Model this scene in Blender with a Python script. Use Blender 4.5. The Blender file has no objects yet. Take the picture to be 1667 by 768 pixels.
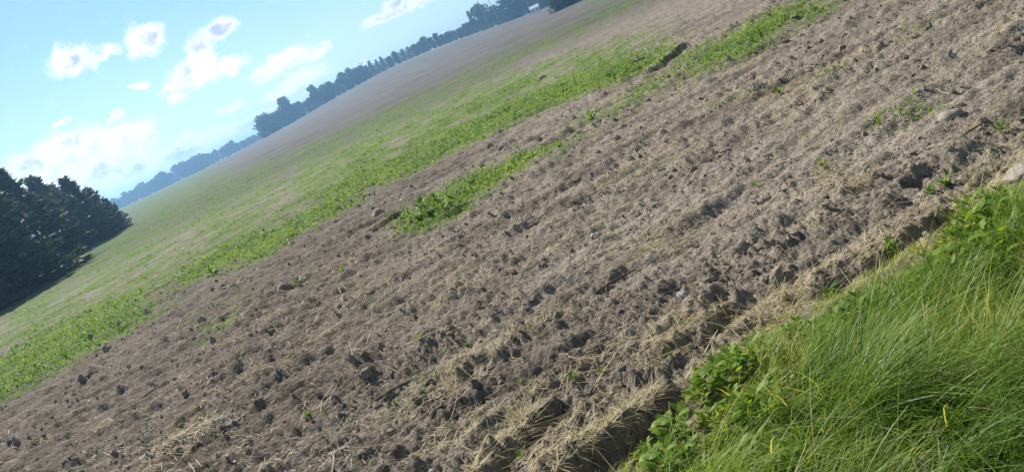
import bpy, math, random
import numpy as np

random.seed(7)
RNG = np.random.default_rng(11)
scene = bpy.context.scene
COL = scene.collection
rad = math.radians

# ------------------------------------------------------------------ camera
CAM_H, PITCH, ROLL, FPX = 1.5, rad(13.6), rad(25.0), 1280.0
cp, sp_ = math.cos(PITCH), math.sin(PITCH)
FWD = np.array([0, cp, -sp_]); R0 = np.array([1.0, 0, 0]); U0 = np.array([0, sp_, cp])
IR = math.cos(ROLL) * R0 - math.sin(ROLL) * U0
IU = math.sin(ROLL) * R0 + math.cos(ROLL) * U0
cam_d = bpy.data.cameras.new('camera')
cam = bpy.data.objects.new('camera', cam_d); COL.objects.link(cam)
from mathutils import Matrix
m = Matrix.Identity(4)
for i in range(3):
    m[i][0] = IR[i]; m[i][1] = IU[i]; m[i][2] = -FWD[i]
m[0][3], m[1][3], m[2][3] = 0, 0, CAM_H
cam.matrix_world = m
cam_d.sensor_fit = 'HORIZONTAL'; cam_d.sensor_width = 36.0
cam_d.lens = 36.0 * FPX / 1667.0
cam_d.clip_start = 0.05; cam_d.clip_end = 20000
scene.camera = cam

# ------------------------------------------------------------------ sun and exposure
SUN_AZ, SUN_EL = rad(-29), rad(40)
sun_d = bpy.data.lights.new('sun', 'SUN'); sun_d.energy = 4.9; sun_d.angle = rad(0.53)
sun_d.color = (1.0, 0.955, 0.88)
sun = bpy.data.objects.new('sun', sun_d); COL.objects.link(sun)
from mathutils import Vector
SDIR = Vector((math.sin(SUN_AZ) * math.cos(SUN_EL), math.cos(SUN_AZ) * math.cos(SUN_EL), math.sin(SUN_EL)))
sun.rotation_euler = SDIR.to_track_quat('Z', 'Y').to_euler()
sun.location = SDIR * 60
vs = scene.view_settings
vs.view_transform = 'Standard'; vs.look = 'None'; vs.gamma = 1.0; vs.use_curve_mapping = False
vs.exposure = 0.62
scene.render.engine = 'CYCLES'
scene.cycles.volume_bounces = 0
scene.cycles.max_bounces = 6
scene.cycles.transparent_max_bounces = 8


def pix_dir(x, y):
    d = (x - 833.5) * IR + (384 - y) * IU + FPX * FWD
    return d / np.linalg.norm(d)


def pix_ground(x, y, z=0.0):
    d = pix_dir(x, y)
    t = (z - CAM_H) / d[2]
    return np.array([d[0] * t, d[1] * t])


# ------------------------------------------------------------------ world: sky and clouds
world = bpy.data.worlds.new('World'); scene.world = world; world.use_nodes = True
wt = world.node_tree; wt.nodes.clear()
WN, WL = wt.nodes, wt.links


def N(tree, typ, **kw):
    n = tree.nodes.new(typ)
    for k, v in kw.items():
        if k == 'inp':
            for kk, vv in v.items():
                n.inputs[kk].default_value = vv
        else:
            setattr(n, k, v)
    return n


def wmath(op, a, b=None, clamp=False):
    n = WN.new('ShaderNodeMath'); n.operation = op; n.use_clamp = clamp
    for i, q in enumerate((a, b)):
        if q is None: continue
        if isinstance(q, (int, float)): n.inputs[i].default_value = q
        else: WL.new(q, n.inputs[i])
    return n.outputs[0]


def wmix(fac, a, b):
    n = WN.new('ShaderNodeMix'); n.data_type = 'RGBA'
    for s, q in (('Factor', fac), ('A', a), ('B', b)):
        idx = {'Factor': 0, 'A': 6, 'B': 7}[s]
        if isinstance(q, (int, float)): n.inputs[idx].default_value = q
        elif isinstance(q, tuple): n.inputs[idx].default_value = q
        else: WL.new(q, n.inputs[idx])
    return n.outputs[2]


sky = N(wt, 'ShaderNodeTexSky', sky_type='NISHITA', sun_disc=False, sun_elevation=SUN_EL,
        sun_rotation=SUN_AZ % (2 * math.pi), altitude=100, air_density=1.0, dust_density=0.15, ozone_density=1.0)
SKY_STRENGTH = 0.065
tc = WN.new('ShaderNodeTexCoord')
DIR = tc.outputs['Generated']
# cloud blobs: centre pixel in the photograph turned into a sky direction, widths in degrees
BLOBS = [(118, 98, 34, 22), (168, 86, 30, 10), (236, 62, 34, 22),
         (352, 46, 42, 15), (325, 82, 26, 28), (318, 122, 50, 22), (372, 104, 42, 15), (280, 145, 26, 7),
         (470, 98, 66, 17), (442, 112, 40, 12), (492, 128, 60, 14), (460, 146, 50, 10), (520, 84, 34, 8),
         (628, 26, 52, 9), (672, 8, 60, 10), (640, 6, 30, 9),
         (110, 240, 76, 26), (205, 222, 66, 27), (60, 268, 60, 25), (160, 270, 125, 23), (250, 262, 120, 18),
         (120, 300, 160, 20), (330, 232, 130, 14), (260, 300, 130, 14), (350, 262, 90, 7), (420, 190, 60, 7),
         (372, 174, 28, 6), (290, 160, 22, 7), (186, 187, 18, 6), (100, 200, 14, 4), (232, 137, 18, 5),
         (535, 66, 14, 5), (720, 55, 26, 4), (585, 110, 22, 5)]
warp = N(wt, 'ShaderNodeTexNoise', inp={'Scale': 26.0, 'Detail': 6.0, 'Roughness': 0.62})
WL.new(DIR, warp.inputs['Vector'])
wv = WN.new('ShaderNodeVectorMath'); wv.operation = 'SUBTRACT'; wv.inputs[1].default_value = (0.5, 0.5, 0.5)
WL.new(warp.outputs['Color'], wv.inputs[0])
ws = WN.new('ShaderNodeVectorMath'); ws.operation = 'SCALE'; ws.inputs['Scale'].default_value = 0.034
WL.new(wv.outputs[0], ws.inputs[0])
wd = WN.new('ShaderNodeVectorMath'); wd.operation = 'ADD'
WL.new(DIR, wd.inputs[0]); WL.new(ws.outputs[0], wd.inputs[1])
DW = wd.outputs[0]
dens = None
low = None
for (bx, by, ra, rb) in BLOBS:
    c = pix_dir(bx, by)
    az = math.atan2(c[0], c[1])
    mp = N(wt, 'ShaderNodeMapping', vector_type='TEXTURE')
    mp.inputs['Location'].default_value = tuple(c)
    mp.inputs['Rotation'].default_value = (0, 0, -az)
    mp.inputs['Scale'].default_value = (ra / FPX * 0.92, 0.25, rb / FPX * 1.05)
    WL.new(DW, mp.inputs['Vector'])
    ln = WN.new('ShaderNodeVectorMath'); ln.operation = 'LENGTH'
    WL.new(mp.outputs[0], ln.inputs[0])
    v = wmath('SUBTRACT', 1.25, ln.outputs['Value'])
    dens = v if dens is None else wmath('MAXIMUM', dens, v)
# generic fair weather clouds for the rest of the sky
sepd = WN.new('ShaderNodeSeparateXYZ'); WL.new(DIR, sepd.inputs[0])
zc = wmath('MAXIMUM', sepd.outputs['Z'], 0.03)
px_ = wmath('DIVIDE', sepd.outputs['X'], zc); py_ = wmath('DIVIDE', sepd.outputs['Y'], zc)
comb = WN.new('ShaderNodeCombineXYZ'); WL.new(px_, comb.inputs[0]); WL.new(py_, comb.inputs[1])
gn = N(wt, 'ShaderNodeTexNoise', inp={'Scale': 0.9, 'Detail': 7.0, 'Roughness': 0.55})
WL.new(comb.outputs[0], gn.inputs['Vector'])
dotv = WN.new('ShaderNodeVectorMath'); dotv.operation = 'DOT_PRODUCT'
cc = pix_dir(420, 120); dotv.inputs[1].default_value = tuple(cc)
WL.new(DIR, dotv.inputs[0])
mr = N(wt, 'ShaderNodeMapRange', interpolation_type='SMOOTHSTEP')
mr.inputs['From Min'].default_value = 0.93; mr.inputs['From Max'].default_value = 0.80
WL.new(dotv.outputs['Value'], mr.inputs['Value'])
g1 = wmath('MULTIPLY', wmath('SUBTRACT', gn.outputs['Fac'], 0.53), 6.0)
gen = wmath('MULTIPLY', wmath('MULTIPLY', g1, mr.outputs[0]), 1.0)
dens = wmath('MAXIMUM', dens, gen)
dn = N(wt, 'ShaderNodeTexNoise', inp={'Scale': 60.0, 'Detail': 5.0, 'Roughness': 0.6})
WL.new(DIR, dn.inputs['Vector'])
dtot = wmath('ADD', dens, wmath('MULTIPLY', wmath('SUBTRACT', dn.outputs['Fac'], 0.5), 1.35))
cm = N(wt, 'ShaderNodeMapRange', interpolation_type='SMOOTHSTEP')
cm.inputs['From Min'].default_value = 0.10; cm.inputs['From Max'].default_value = 0.80
WL.new(dtot, cm.inputs['Value'])
# relief: difference of a noise towards the zenith gives bright tops and grey-lilac bases
of = WN.new('ShaderNodeVectorMath'); of.operation = 'ADD'; of.inputs[1].default_value = (-0.008, 0, 0.022)
WL.new(DIR, of.inputs[0])
n1 = N(wt, 'ShaderNodeTexNoise', inp={'Scale': 13.0, 'Detail': 5.0, 'Roughness': 0.6}); WL.new(DIR, n1.inputs['Vector'])
n2 = N(wt, 'ShaderNodeTexNoise', inp={'Scale': 13.0, 'Detail': 5.0, 'Roughness': 0.6}); WL.new(of.outputs[0], n2.inputs['Vector'])
df = wmath('SUBTRACT', n2.outputs['Fac'], n1.outputs['Fac'])
shade = N(wt, 'ShaderNodeMapRange', interpolation_type='SMOOTHSTEP')
shade.inputs['From Min'].default_value = -0.07; shade.inputs['From Max'].default_value = 0.12
WL.new(df, shade.inputs['Value'])
deep = N(wt, 'ShaderNodeMapRange', interpolation_type='SMOOTHSTEP')
deep.inputs['From Min'].default_value = 0.45; deep.inputs['From Max'].default_value = 1.15
WL.new(dtot, deep.inputs['Value'])
sh = wmath('MULTIPLY', shade.outputs[0], deep.outputs[0])
ccol = wmix(sh, (12.4, 12.3, 12.2, 1), (5.4, 6.1, 8.0, 1))
# pale haze low over the horizon
hz = N(wt, 'ShaderNodeMapRange', interpolation_type='SMOOTHSTEP')
hz.inputs['From Min'].default_value = 0.22; hz.inputs['From Max'].default_value = -0.02
WL.new(sepd.outputs['Z'], hz.inputs['Value'])
skyt = WN.new('ShaderNodeMix'); skyt.data_type = 'RGBA'; skyt.blend_type = 'MULTIPLY'
skyt.inputs[0].default_value = 1.0; skyt.inputs[7].default_value = (0.81, 1.02, 1.05, 1)
WL.new(sky.outputs[0], skyt.inputs[6])
base = wmix(wmath('MULTIPLY', hz.outputs[0], 0.36), skyt.outputs[2], (8.5, 9.8, 11.6, 1))
allc = wmix(wmath('MULTIPLY', cm.outputs[0], 0.95), base, ccol)
bg = WN.new('ShaderNodeBackground'); bg.inputs['Strength'].default_value = SKY_STRENGTH
WL.new(allc, bg.inputs['Color'])
wo = WN.new('ShaderNodeOutputWorld'); WL.new(bg.outputs[0], wo.inputs['Surface'])


# ------------------------------------------------------------------ numpy noise
PERM = np.random.default_rng(3).permutation(4096).astype(np.int64)
GA = np.random.default_rng(4).random(4096) * 2 * np.pi
GX, GY = np.cos(GA), np.sin(GA)


def hsh(ix, iy, s=0):
    return PERM[(PERM[(ix + 1013 * s) & 4095] + iy + 71 * s) & 4095]


def perlin(x, y, s=0):
    x0 = np.floor(x); y0 = np.floor(y)
    ix = x0.astype(np.int64); iy = y0.astype(np.int64)
    fx = x - x0; fy = y - y0
    u = fx * fx * fx * (fx * (fx * 6 - 15) + 10); v = fy * fy * fy * (fy * (fy * 6 - 15) + 10)

    def g(dx, dy):
        h = hsh(ix + dx, iy + dy, s)
        return GX[h] * (fx - dx) + GY[h] * (fy - dy)
    a = g(0, 0); b = g(1, 0); c = g(0, 1); d = g(1, 1)
    return ((a + (b - a) * u) * (1 - v) + (c + (d - c) * u) * v) * 1.5


def fbm(x, y, o=4, s=0, gain=0.5):
    r = 0; a = 1.0; f = 1.0
    for k in range(o):
        r = r + a * perlin(x * f + 17.3 * k, y * f - 9.1 * k, s + k); a *= gain; f *= 2.03
    return r


def domes(x, y, cell, s, keep=0.6):
    """rounded lumps of random size, one per cell"""
    gx = np.floor(x / cell).astype(np.int64); gy = np.floor(y / cell).astype(np.int64)
    out = np.zeros_like(x)
    for dx in (-1, 0, 1):
        for dy in (-1, 0, 1):
            h = hsh(gx + dx, gy + dy, s); h2 = hsh(gx + dx, gy + dy, s + 5); h3 = hsh(gx + dx, gy + dy, s + 9)
            cx = (gx + dx + 0.15 + 0.7 * h / 4096) * cell; cy = (gy + dy + 0.15 + 0.7 * h2 / 4096) * cell
            q = h3 / 4096
            R = np.where(q < keep, cell * (0.25 + 0.45 * (q / keep) ** 2), 1e-6)
            e = 0.65 + 0.7 * h / 4096
            d2 = ((x - cx) ** 2 * e + (y - cy) ** 2 / e) / R ** 2
            out = np.maximum(out, R * np.sqrt(np.clip(1 - d2, 0, 1)))
    return out


def sstep(a, b, x):
    t = np.clip((x - a) / (b - a), 0, 1)
    return t * t * (3 - 2 * t)


# ------------------------------------------------------------------ layout of the field on the ground plane
ROW = rad(15.0)
cr, sr = math.cos(ROW), math.sin(ROW)


def rowc(x, y):
    return x * cr + y * sr, -x * sr + y * cr


EDGE_PX = [(960, 775), (1060, 700), (1130, 655), (1150, 600), (1230, 535), (1290, 500), (1430, 450), (1510, 405), (1535, 372), (1600, 318), (1667, 292)]
EDGE = [pix_ground(*p) for p in EDGE_PX]
EDGE = [np.array([-9.0, -0.6]), np.array([-2.0, 1.55])] + EDGE + [np.array([4.5, 3.95]), np.array([14.0, 7.0])]
EX = np.array([e[0] for e in EDGE]); EY = np.array([e[1] for e in EDGE])


def verge(x, y):
    """metres inside the grass verge (positive on the camera's side of its edge)"""
    ye = np.interp(x, EX, EY)
    return (ye - y) * 0.94


# upturned turf slabs and furrow steps: (pixel a, pixel b, height, depth, width)
STEPS_PX = [((735, 800), (905, 655), 0.028, 0.10, 0.10), ((890, 795), (1080, 655), 0.028, 0.11, 0.11),
            ((1010, 752), (1120, 655), 0.01, 0.05, 0.10),
            ((1310, 490), (1440, 412), 0.018, 0.05, 0.12), ((1450, 408), (1530, 345), 0.02, 0.06, 0.13),
            ((1090, 570), (1190, 495), 0.015, 0.035, 0.10),
            ((1450, 300), (1500, 280), 0.02, 0.05, 0.10), ((1055, 118), (1112, 72), 0.04, 0.12, 0.22),
            ((600, 375), (650, 345), 0.03, 0.06, 0.18), ((670, 368), (760, 330), 0.01, 0.03, 0.2),
            ((430, 485), (500, 452), 0.03, 0.05, 0.16), ((800, 245), (850, 225), 0.03, 0.06, 0.2)]
STEPS = [(pix_ground(*a), pix_ground(*b), h, d, w) for a, b, h, d, w in STEPS_PX]


def far_rise(x, y):
    r = np.hypot(x, y); az = np.degrees(np.arctan2(x, np.maximum(y, 1e-3)))
    az = np.where(y <= 0, 180.0, az)
    k = 0.92 * np.exp(-((az + 2.0) / 9.0) ** 2) + 0.02
    return r * np.tan(np.radians(k)) * sstep(70, 330, r) + 1.2 * sstep(80, 300, r)


PK = pix_ground(1340, 235)


def packed(x, y):
    return np.exp(-((x - PK[0]) / 1.7) ** 2 - ((y - PK[1]) / 1.1) ** 2)


def height(x, y, fine=True):
    x = np.asarray(x, float); y = np.asarray(y, float)
    r = np.hypot(x, y)
    p, q = rowc(x, y)
    z = 0.035 * fbm(x * 0.35, y * 0.35, 2, 1)
    v = verge(x, y)
    inv = sstep(-0.05, 0.12, v)                 # 1 inside the verge
    # ridges and grooves left by the tines, long in the row direction
    rid = 0.030 * fbm(p * 0.7, q * 3.0, 3, 20) + 0.022 * fbm(p * 2.0 + 5, q * 6.5, 3, 24)
    for a, b, h, d, w in STEPS:
        ab = b - a; L = np.hypot(*ab); t = ab / L
        wx = x + 0.05 * perlin(x * 5, y * 5, 31) + 0.10 * w * perlin(x * 11, y * 11, 33)
        wy = y + 0.06 * perlin(x * 5 + 9, y * 5, 32) + 0.2 * w * perlin(x * 13, y * 13, 34)
        al = ((wx - a[0]) * t[0] + (wy - a[1]) * t[1])
        s = (wx - a[0]) * t[1] - (wy - a[1]) * t[0] + 0.10 * w * fbm(x * 24, y * 24, 2, 36)      # positive towards the camera
        k = sstep(-0.12 * L, 0.06 * L, al) * sstep(1.12 * L, 0.94 * L, al)
        prof = np.where(s < 0, h * np.exp(-(s / w) ** 2), 0)
        near = s >= 0
        fall = h - (h + d) * sstep(0, 0.35 * w, s)
        rec = -d * (1 - sstep(0.5 * w, 1.7 * w, s))
        prof = np.where(near, np.where(s < 0.5 * w, fall, rec), prof)
        z = z + k * prof
    z = z + rid * (1 - 0.6 * inv) * sstep(260, 20, r)
    z = z + inv * (0.02 + 0.03 * np.clip(v, 0, 1))
    z = z + far_rise(x, y) + 0.10 * fbm(x * 0.04, y * 0.04, 2, 44) * sstep(10, 60, r)
    if fine:
        att = sstep(45, 14, r) * (1 - 0.75 * inv) * (1 - 0.6 * packed(x, y))
        am = 0.55 + 0.6 * sstep(-0.4, 0.5, perlin(p * 0.9, q * 1.6, 50))
        wx = x + 0.02 * perlin(x * 9, y * 9, 61); wy = y + 0.02 * perlin(x * 9, y * 9, 62)
        c = 0.36 * domes(wx, wy, 0.16, 70, 0.16) + 0.66 * domes(wx, wy, 0.085, 73, 0.34) * sstep(30, 12, r) \
            + 0.85 * domes(wx, wy, 0.045, 76, 0.62) * sstep(14, 7, r) + 0.9 * domes(wx + 3.1, wy, 0.026, 79, 0.65) * sstep(7, 4, r)
        z = z + att * am * c
        z = z + att * (0.017 * fbm(p * 3.0, q * 6.0, 3, 80) - 0.024 * np.abs(fbm(x * 9, y * 9, 3, 85, 0.65)) + 0.006 * perlin(x * 55, y * 55, 95) * sstep(8, 4, r))
    return z


# patches of green, traced on the ground
GREEN = [
    (1.0, [(-40, 610), (60, 548), (130, 508), (200, 498), (215, 515), (170, 560), (100, 600), (50, 635), (-40, 690)]),
    (1.0, [(268, 448), (340, 412), (420, 378), (500, 343), (560, 318), (590, 328), (520, 360), (480, 385), (450, 412), (400, 428), (340, 448), (290, 476)]),
    (1.0, [(530, 308), (590, 275), (640, 255), (720, 222), (800, 186), (860, 163), (930, 133), (1000, 103), (1090, 68), (1108, 82), (1040, 120), (960, 155), (880, 182), (850, 197), (800, 226), (740, 248), (680, 272), (600, 302), (545, 325)]),
    (1.0, [(672, 335), (700, 305), (760, 292), (830, 268), (900, 240), (925, 240), (890, 262), (850, 285), (790, 315), (740, 345), (700, 362), (675, 362)]),
    (0.85, [(930, 205), (1000, 163), (1050, 137), (1095, 112), (1118, 112), (1060, 150), (1010, 175), (960, 202), (900, 222)]),
    (1.0, [(1130, 84), (1180, 60), (1230, 35), (1272, 10), (1292, 25), (1270, 50), (1220, 85), (1160, 116), (1140, 110)]),
    (0.62, [(-60, 540), (200, 392), (330, 305), (430, 265), (560, 215), (650, 178), (760, 142), (860, 112), (960, 78), (1050, 45), (1085, 50), (1090, 70), (860, 165), (640, 260), (500, 345), (270, 450), (200, 500), (-60, 600)]),
    (0.78, [(560, 250), (650, 205), (760, 165), (900, 118), (1010, 85), (1060, 85), (900, 150), (760, 205), (640, 258), (540, 300)]),
    (0.64, [(-60, 545), (200, 390), (230, 350), (330, 296), (400, 275), (350, 330), (250, 430), (150, 500), (-60, 600)]),
    (0.45, [(890, 66), (960, 25), (1010, 5), (1060, -10), (1000, 30), (940, 66), (890, 92)]),
    (0.35, [(1400, 70), (1470, 40), (1530, 15), (1550, 25), (1480, 62), (1410, 88)]),
    (0.5, [(1480, 310), (1500, 280), (1560, 245), (1600, 255), (1560, 290), (1510, 318)]),
    (0.45, [(1560, 240), (1620, 200), (1690, 190), (1690, 235), (1620, 250)]),
    (0.42, [(660, 600), (760, 540), (790, 520), (760, 570), (700, 640), (650, 660)]),
    (0.36, [(1000, 300), (1100, 225), (1180, 180), (1200, 200), (1120, 250), (1040, 300)]),
    (0.36, [(1160, 170), (1260, 130), (1340, 110), (1330, 140), (1240, 175), (1180, 190)]),
    (0.9, [(1412, 185), (1440, 178), (1455, 190), (1440, 203), (1415, 203)]),
    (0.36, [(200, 470), (330, 500), (420, 470), (360, 560), (240, 540)]),
]
GREEN = [(s, np.array([pix_ground(*p) for p in poly])) for s, poly in GREEN]
STRAW = [
    (0.9, [(180, 770), (260, 720), (350, 655), (395, 655), (340, 705), (260, 780)]),
    (0.9, [(760, 760), (800, 700), (850, 665), (900, 655), (880, 690), (820, 740), (770, 800)]),
    (0.9, [(880, 780), (930, 710), (1000, 670), (1060, 650), (1060, 680), (1000, 700), (950, 740), (910, 790)]),
    (0.9, [(1035, 565), (1090, 530), (1150, 490), (1185, 490), (1160, 530), (1110, 560), (1060, 590)]),
    (0.6, [(1010, 400), (1080, 385), (1130, 395), (1090, 420), (1030, 425)]),
    (0.5, [(640, 480), (760, 420), (830, 400), (800, 440), (700, 490)]),
    (0.5, [(1190, 160), (1280, 120), (1340, 110), (1330, 140), (1250, 175), (1190, 190)]),
    (0.6, [(1300, 270), (1350, 250), (1400, 275), (1380, 300), (1320, 300)]),
    (0.6, [(1200, 520), (1230, 480), (1290, 470), (1290, 510), (1240, 560)]),
    (0.5, [(1560, 220), (1600, 190), (1667, 170), (1667, 200), (1600, 230)]),
    (0.4, [(430, 520), (560, 460), (640, 440), (600, 490), (480, 540)]),
]
STRAW = [(s, np.array([pix_ground(*p) for p in poly])) for s, poly in STRAW]


def inpoly(x, y, P):
    n = len(P); c = np.zeros(x.shape, bool)
    j = n - 1
    for i in range(n):
        xi, yi = P[i]; xj, yj = P[j]
        cond = ((yi > y) != (yj > y))
        with np.errstate(divide='ignore', invalid='ignore'):
            c ^= cond & (x < (xj - xi) * (y - yi) / (yj - yi + 1e-12) + xi)
        j = i
    return c


def area_mask(x, y, areas, seed, jit=0.05):
    r = np.hypot(x, y)
    a = np.clip(jit * r, 0.05, 3.0)
    w = 1.0 / np.clip(0.16 * r, 0.2, 8.0)
    jr = 0.5 * a * np.clip(RNG.standard_normal((2,) + x.shape), -2.2, 2.2)
    wx = x + jr[0] + a * fbm(x * w, y * w, 3, seed); wy = y + jr[1] + a * fbm(x * w + 40, y * w, 3, seed + 7)
    out = np.zeros(x.shape)
    for s, P in areas:
        out = np.maximum(out, s * inpoly(wx, wy, P))
    return out


def green_mask(x, y):
    g = area_mask(x, y, GREEN, 110)
    r = np.hypot(x, y); az = np.degrees(np.arctan2(x, np.maximum(y, 1e-3)))
    # the far left of the field and the strip towards the bush stay green to the trees
    fl = sstep(-13, -19, az + 2.5 * fbm(x * 0.02, y * 0.02, 2, 140)) * sstep(26, 45, r) * 0.68
    fm = sstep(75, 45, r * (1 + 0.25 * fbm(x * 0.03, y * 0.03, 2, 141))) * sstep(30, 40, r) * 0.55
    fr = sstep(9.0, 12.5, az + 0.8 * perlin(x * 0.05, y * 0.05, 142)) * sstep(50, 80, r) * 0.5
    g = np.maximum(g, np.maximum(fl, np.maximum(fr, fm)))
    p, q = rowc(x, y)
    nz = fbm(p * 0.5, q * 1.4, 3, 150); nf = 0.6 * fbm(x * 0.9, y * 0.55, 3, 155, 0.7) + 0.15 * fbm(x * 0.2, y * 0.1, 2, 158)
    k = sstep(11, 22, r)
    nz = nz * (1 - k) + nf * k
    amp = np.where(g > 0.8, 0.5, 0.8)
    return np.clip(g * (0.92 - 0.18 * (g < 0.8) + amp * nz), 0, 1)


def straw_mask(x, y):
    s = area_mask(x, y, STRAW, 160, 0.04)
    p, q = rowc(x, y)
    n = 0.75 * sstep(0.05, 0.75, fbm(p * 0.9, q * 2.4, 3, 170)) * sstep(17, 9, np.hypot(x, y))
    return np.clip(np.maximum(s, n * (1 - 0.7 * packed(x, y))), 0, 1)


# ------------------------------------------------------------------ mesh helpers
def mesh_np(name, V, F, mat=None, smooth=True, attrs=None):
    me = bpy.data.meshes.new(name)
    V = np.ascontiguousarray(V, np.float32); F = np.ascontiguousarray(F, np.int32)
    k = F.shape[1]; nf = len(F)
    me.vertices.add(len(V)); me.vertices.foreach_set('co', V.ravel())
    me.loops.add(nf * k); me.loops.foreach_set('vertex_index', F.ravel())
    me.polygons.add(nf)
    me.polygons.foreach_set('loop_start', np.arange(nf, dtype=np.int32) * k)
    me.polygons.foreach_set('loop_total', np.full(nf, k, np.int32))
    me.polygons.foreach_set('use_smooth', np.full(nf, smooth, bool))
    if attrs:
        for an, av in attrs.items():
            at = me.attributes.new(an, 'FLOAT', 'POINT')
            at.data.foreach_set('value', np.ascontiguousarray(av, np.float32))
    me.update(calc_edges=True); me.validate()
    if mat: me.materials.append(mat)
    return me


def link(name, me, parent=None, loc=None, rot=None, scale=None, label=None, cat=None, group=None, kind=None):
    o = bpy.data.objects.new(name, me); COL.objects.link(o)
    if parent: o.parent = parent
    if loc is not None: o.location = loc
    if rot is not None: o.rotation_euler = rot
    if scale is not None: o.scale = scale if hasattr(scale, '__len__') else (scale,) * 3
    if label: o['label'] = label
    if cat: o['category'] = cat
    if group: o['group'] = group
    if kind: o['kind'] = kind
    return o


def ribbons(base, head, L, W, lean, bend, nseg=4, prof='blade', twist=None):
    """vectorised grass blades / leaves: returns V, F and the blade index of every vertex"""
    n = len(base)
    pos = base.copy()
    hx, hy = np.cos(head), np.sin(head)
    if twist is None: twist = np.zeros(n)
    sx, sy = -np.sin(head + twist), np.cos(head + twist)
    rows = []
    for i in range(nseg + 1):
        t = i / nseg
        if prof == 'blade': w = W * (1 - 0.93 * t ** 1.6)
        elif prof == 'stalk': w = W * (1 - 0.3 * t)
        else: w = W * max(0.06, math.sin(math.pi * (0.06 + 0.92 * t) ** 0.85))
        off = np.stack([sx * w / 2, sy * w / 2, np.zeros(n)], 1)
        rows.append(pos - off); rows.append(pos + off)
        phi = lean + bend * (t + 0.5 / nseg)
        st = L / nseg
        pos = pos + np.stack([np.sin(phi) * hx * st, np.sin(phi) * hy * st, np.cos(phi) * st], 1)
    V = np.stack(rows, 1)                              # n, 2(nseg+1), 3
    m_ = V.shape[1]
    f = np.array([[2 * i, 2 * i + 1, 2 * i + 3, 2 * i + 2] for i in range(nseg)])
    F = (np.arange(n)[:, None, None] * m_ + f[None]).reshape(-1, 4)
    return V.reshape(-1, 3), F, np.repeat(np.arange(n), m_)


def ico(sub):
    import bmesh
    bm = bmesh.new(); bmesh.ops.create_icosphere(bm, subdivisions=sub, radius=1.0)
    V = np.array([v.co[:] for v in bm.verts]); F = np.array([[v.index for v in f.verts] for f in bm.faces]); bm.free()
    return V, F


# ------------------------------------------------------------------ materials
def new_mat(name):
    mt = bpy.data.materials.new(name); mt.use_nodes = True
    t = mt.node_tree; t.nodes.clear()
    return mt, t


def nd(t, typ, ins=None, **kw):
    n = t.nodes.new(typ)
    for k, v in kw.items(): setattr(n, k, v)
    for k, v in (ins or {}).items():
        if hasattr(v, 'is_output') or isinstance(v, bpy.types.NodeSocket): t.links.new(v, n.inputs[k])
        else: n.inputs[k].default_value = v
    return n


def mixc(t, f, a, b, blend='MIX'):
    n = t.nodes.new('ShaderNodeMix'); n.data_type = 'RGBA'; n.blend_type = blend
    for i, q in ((0, f), (6, a), (7, b)):
        if isinstance(q, bpy.types.NodeSocket): t.links.new(q, n.inputs[i])
        else: n.inputs[i].default_value = q
    return n.outputs[2]


def rng_node(t, v, a, b, c=0.0, d=1.0, smooth=True):
    n = t.nodes.new('ShaderNodeMapRange')
    if smooth: n.interpolation_type = 'SMOOTHSTEP'
    t.links.new(v, n.inputs['Value'])
    for k, q in (('From Min', a), ('From Max', b), ('To Min', c), ('To Max', d)): n.inputs[k].default_value = q
    return n.outputs[0]


def soil_colours(t, coord):
    n1 = nd(t, 'ShaderNodeTexNoise', {'Vector': coord, 'Scale': 1.7, 'Detail': 5.0, 'Roughness': 0.6}).outputs['Fac']
    n2 = nd(t, 'ShaderNodeTexNoise', {'Vector': coord, 'Scale': 28.0, 'Detail': 6.0, 'Roughness': 0.7}).outputs['Fac']
    n3 = nd(t, 'ShaderNodeTexNoise', {'Vector': coord, 'Scale': 190.0, 'Detail': 3.0, 'Roughness': 0.7}).outputs['Fac']
    a = mixc(t, rng_node(t, n1, 0.3, 0.7), (0.258, 0.212, 0.163, 1), (0.375, 0.318, 0.248, 1))
    b = mixc(t, rng_node(t, n2, 0.30, 0.60), (0.115, 0.092, 0.072, 1), a)
    c = mixc(t, rng_node(t, n3, 0.58, 0.74), b, (0.50, 0.44, 0.34, 1))
    return c, n2, n3


# ploughed field
M_soil, t = new_mat('tilled_soil')
geo = nd(t, 'ShaderNodeNewGeometry')
POS = geo.outputs['Position']
sc, n2s, n3s = soil_colours(t, POS)
gA = nd(t, 'ShaderNodeAttribute', attribute_name='green').outputs['Fac']
sA = nd(t, 'ShaderNodeAttribute', attribute_name='straw').outputs['Fac']
fA = nd(t, 'ShaderNodeAttribute', attribute_name='far').outputs['Fac']
mA = nd(t, 'ShaderNodeAttribute', attribute_name='margin').outputs['Fac']
# thatch flecks
fl = nd(t, 'ShaderNodeTexNoise', {'Vector': POS, 'Scale': 60.0, 'Detail': 4.0, 'Roughness': 0.7, 'Distortion': 1.5}).outputs['Fac']
thr = nd(t, 'ShaderNodeMath', {0: sA, 1: -0.22}, operation='MULTIPLY').outputs[0]
fls = nd(t, 'ShaderNodeMath', {0: fl, 1: thr}, operation='SUBTRACT').outputs[0]
c1 = mixc(t, rng_node(t, fls, 0.58, 0.76, 0, 0.8), sc, (0.46, 0.37, 0.21, 1))
# far soil loses its fleck and turns to an even dry mauve-brown
fn = nd(t, 'ShaderNodeTexNoise', {'Vector': POS, 'Scale': 0.16, 'Detail': 6.0, 'Roughness': 0.65}).outputs['Fac']
farc = mixc(t, rng_node(t, fn, 0.3, 0.7), (0.112, 0.095, 0.076, 1), (0.178, 0.152, 0.122, 1))
wA = nd(t, 'ShaderNodeAttribute', attribute_name='moist_dark').outputs['Fac']
damp_dark = mixc(t, 1.0, c1, (0.56, 0.54, 0.54, 1), 'MULTIPLY')  # darker soil colour, for moist field soil and the verge ground
c1 = mixc(t, wA, c1, damp_dark)
c2 = mixc(t, fA, c1, farc)
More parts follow.
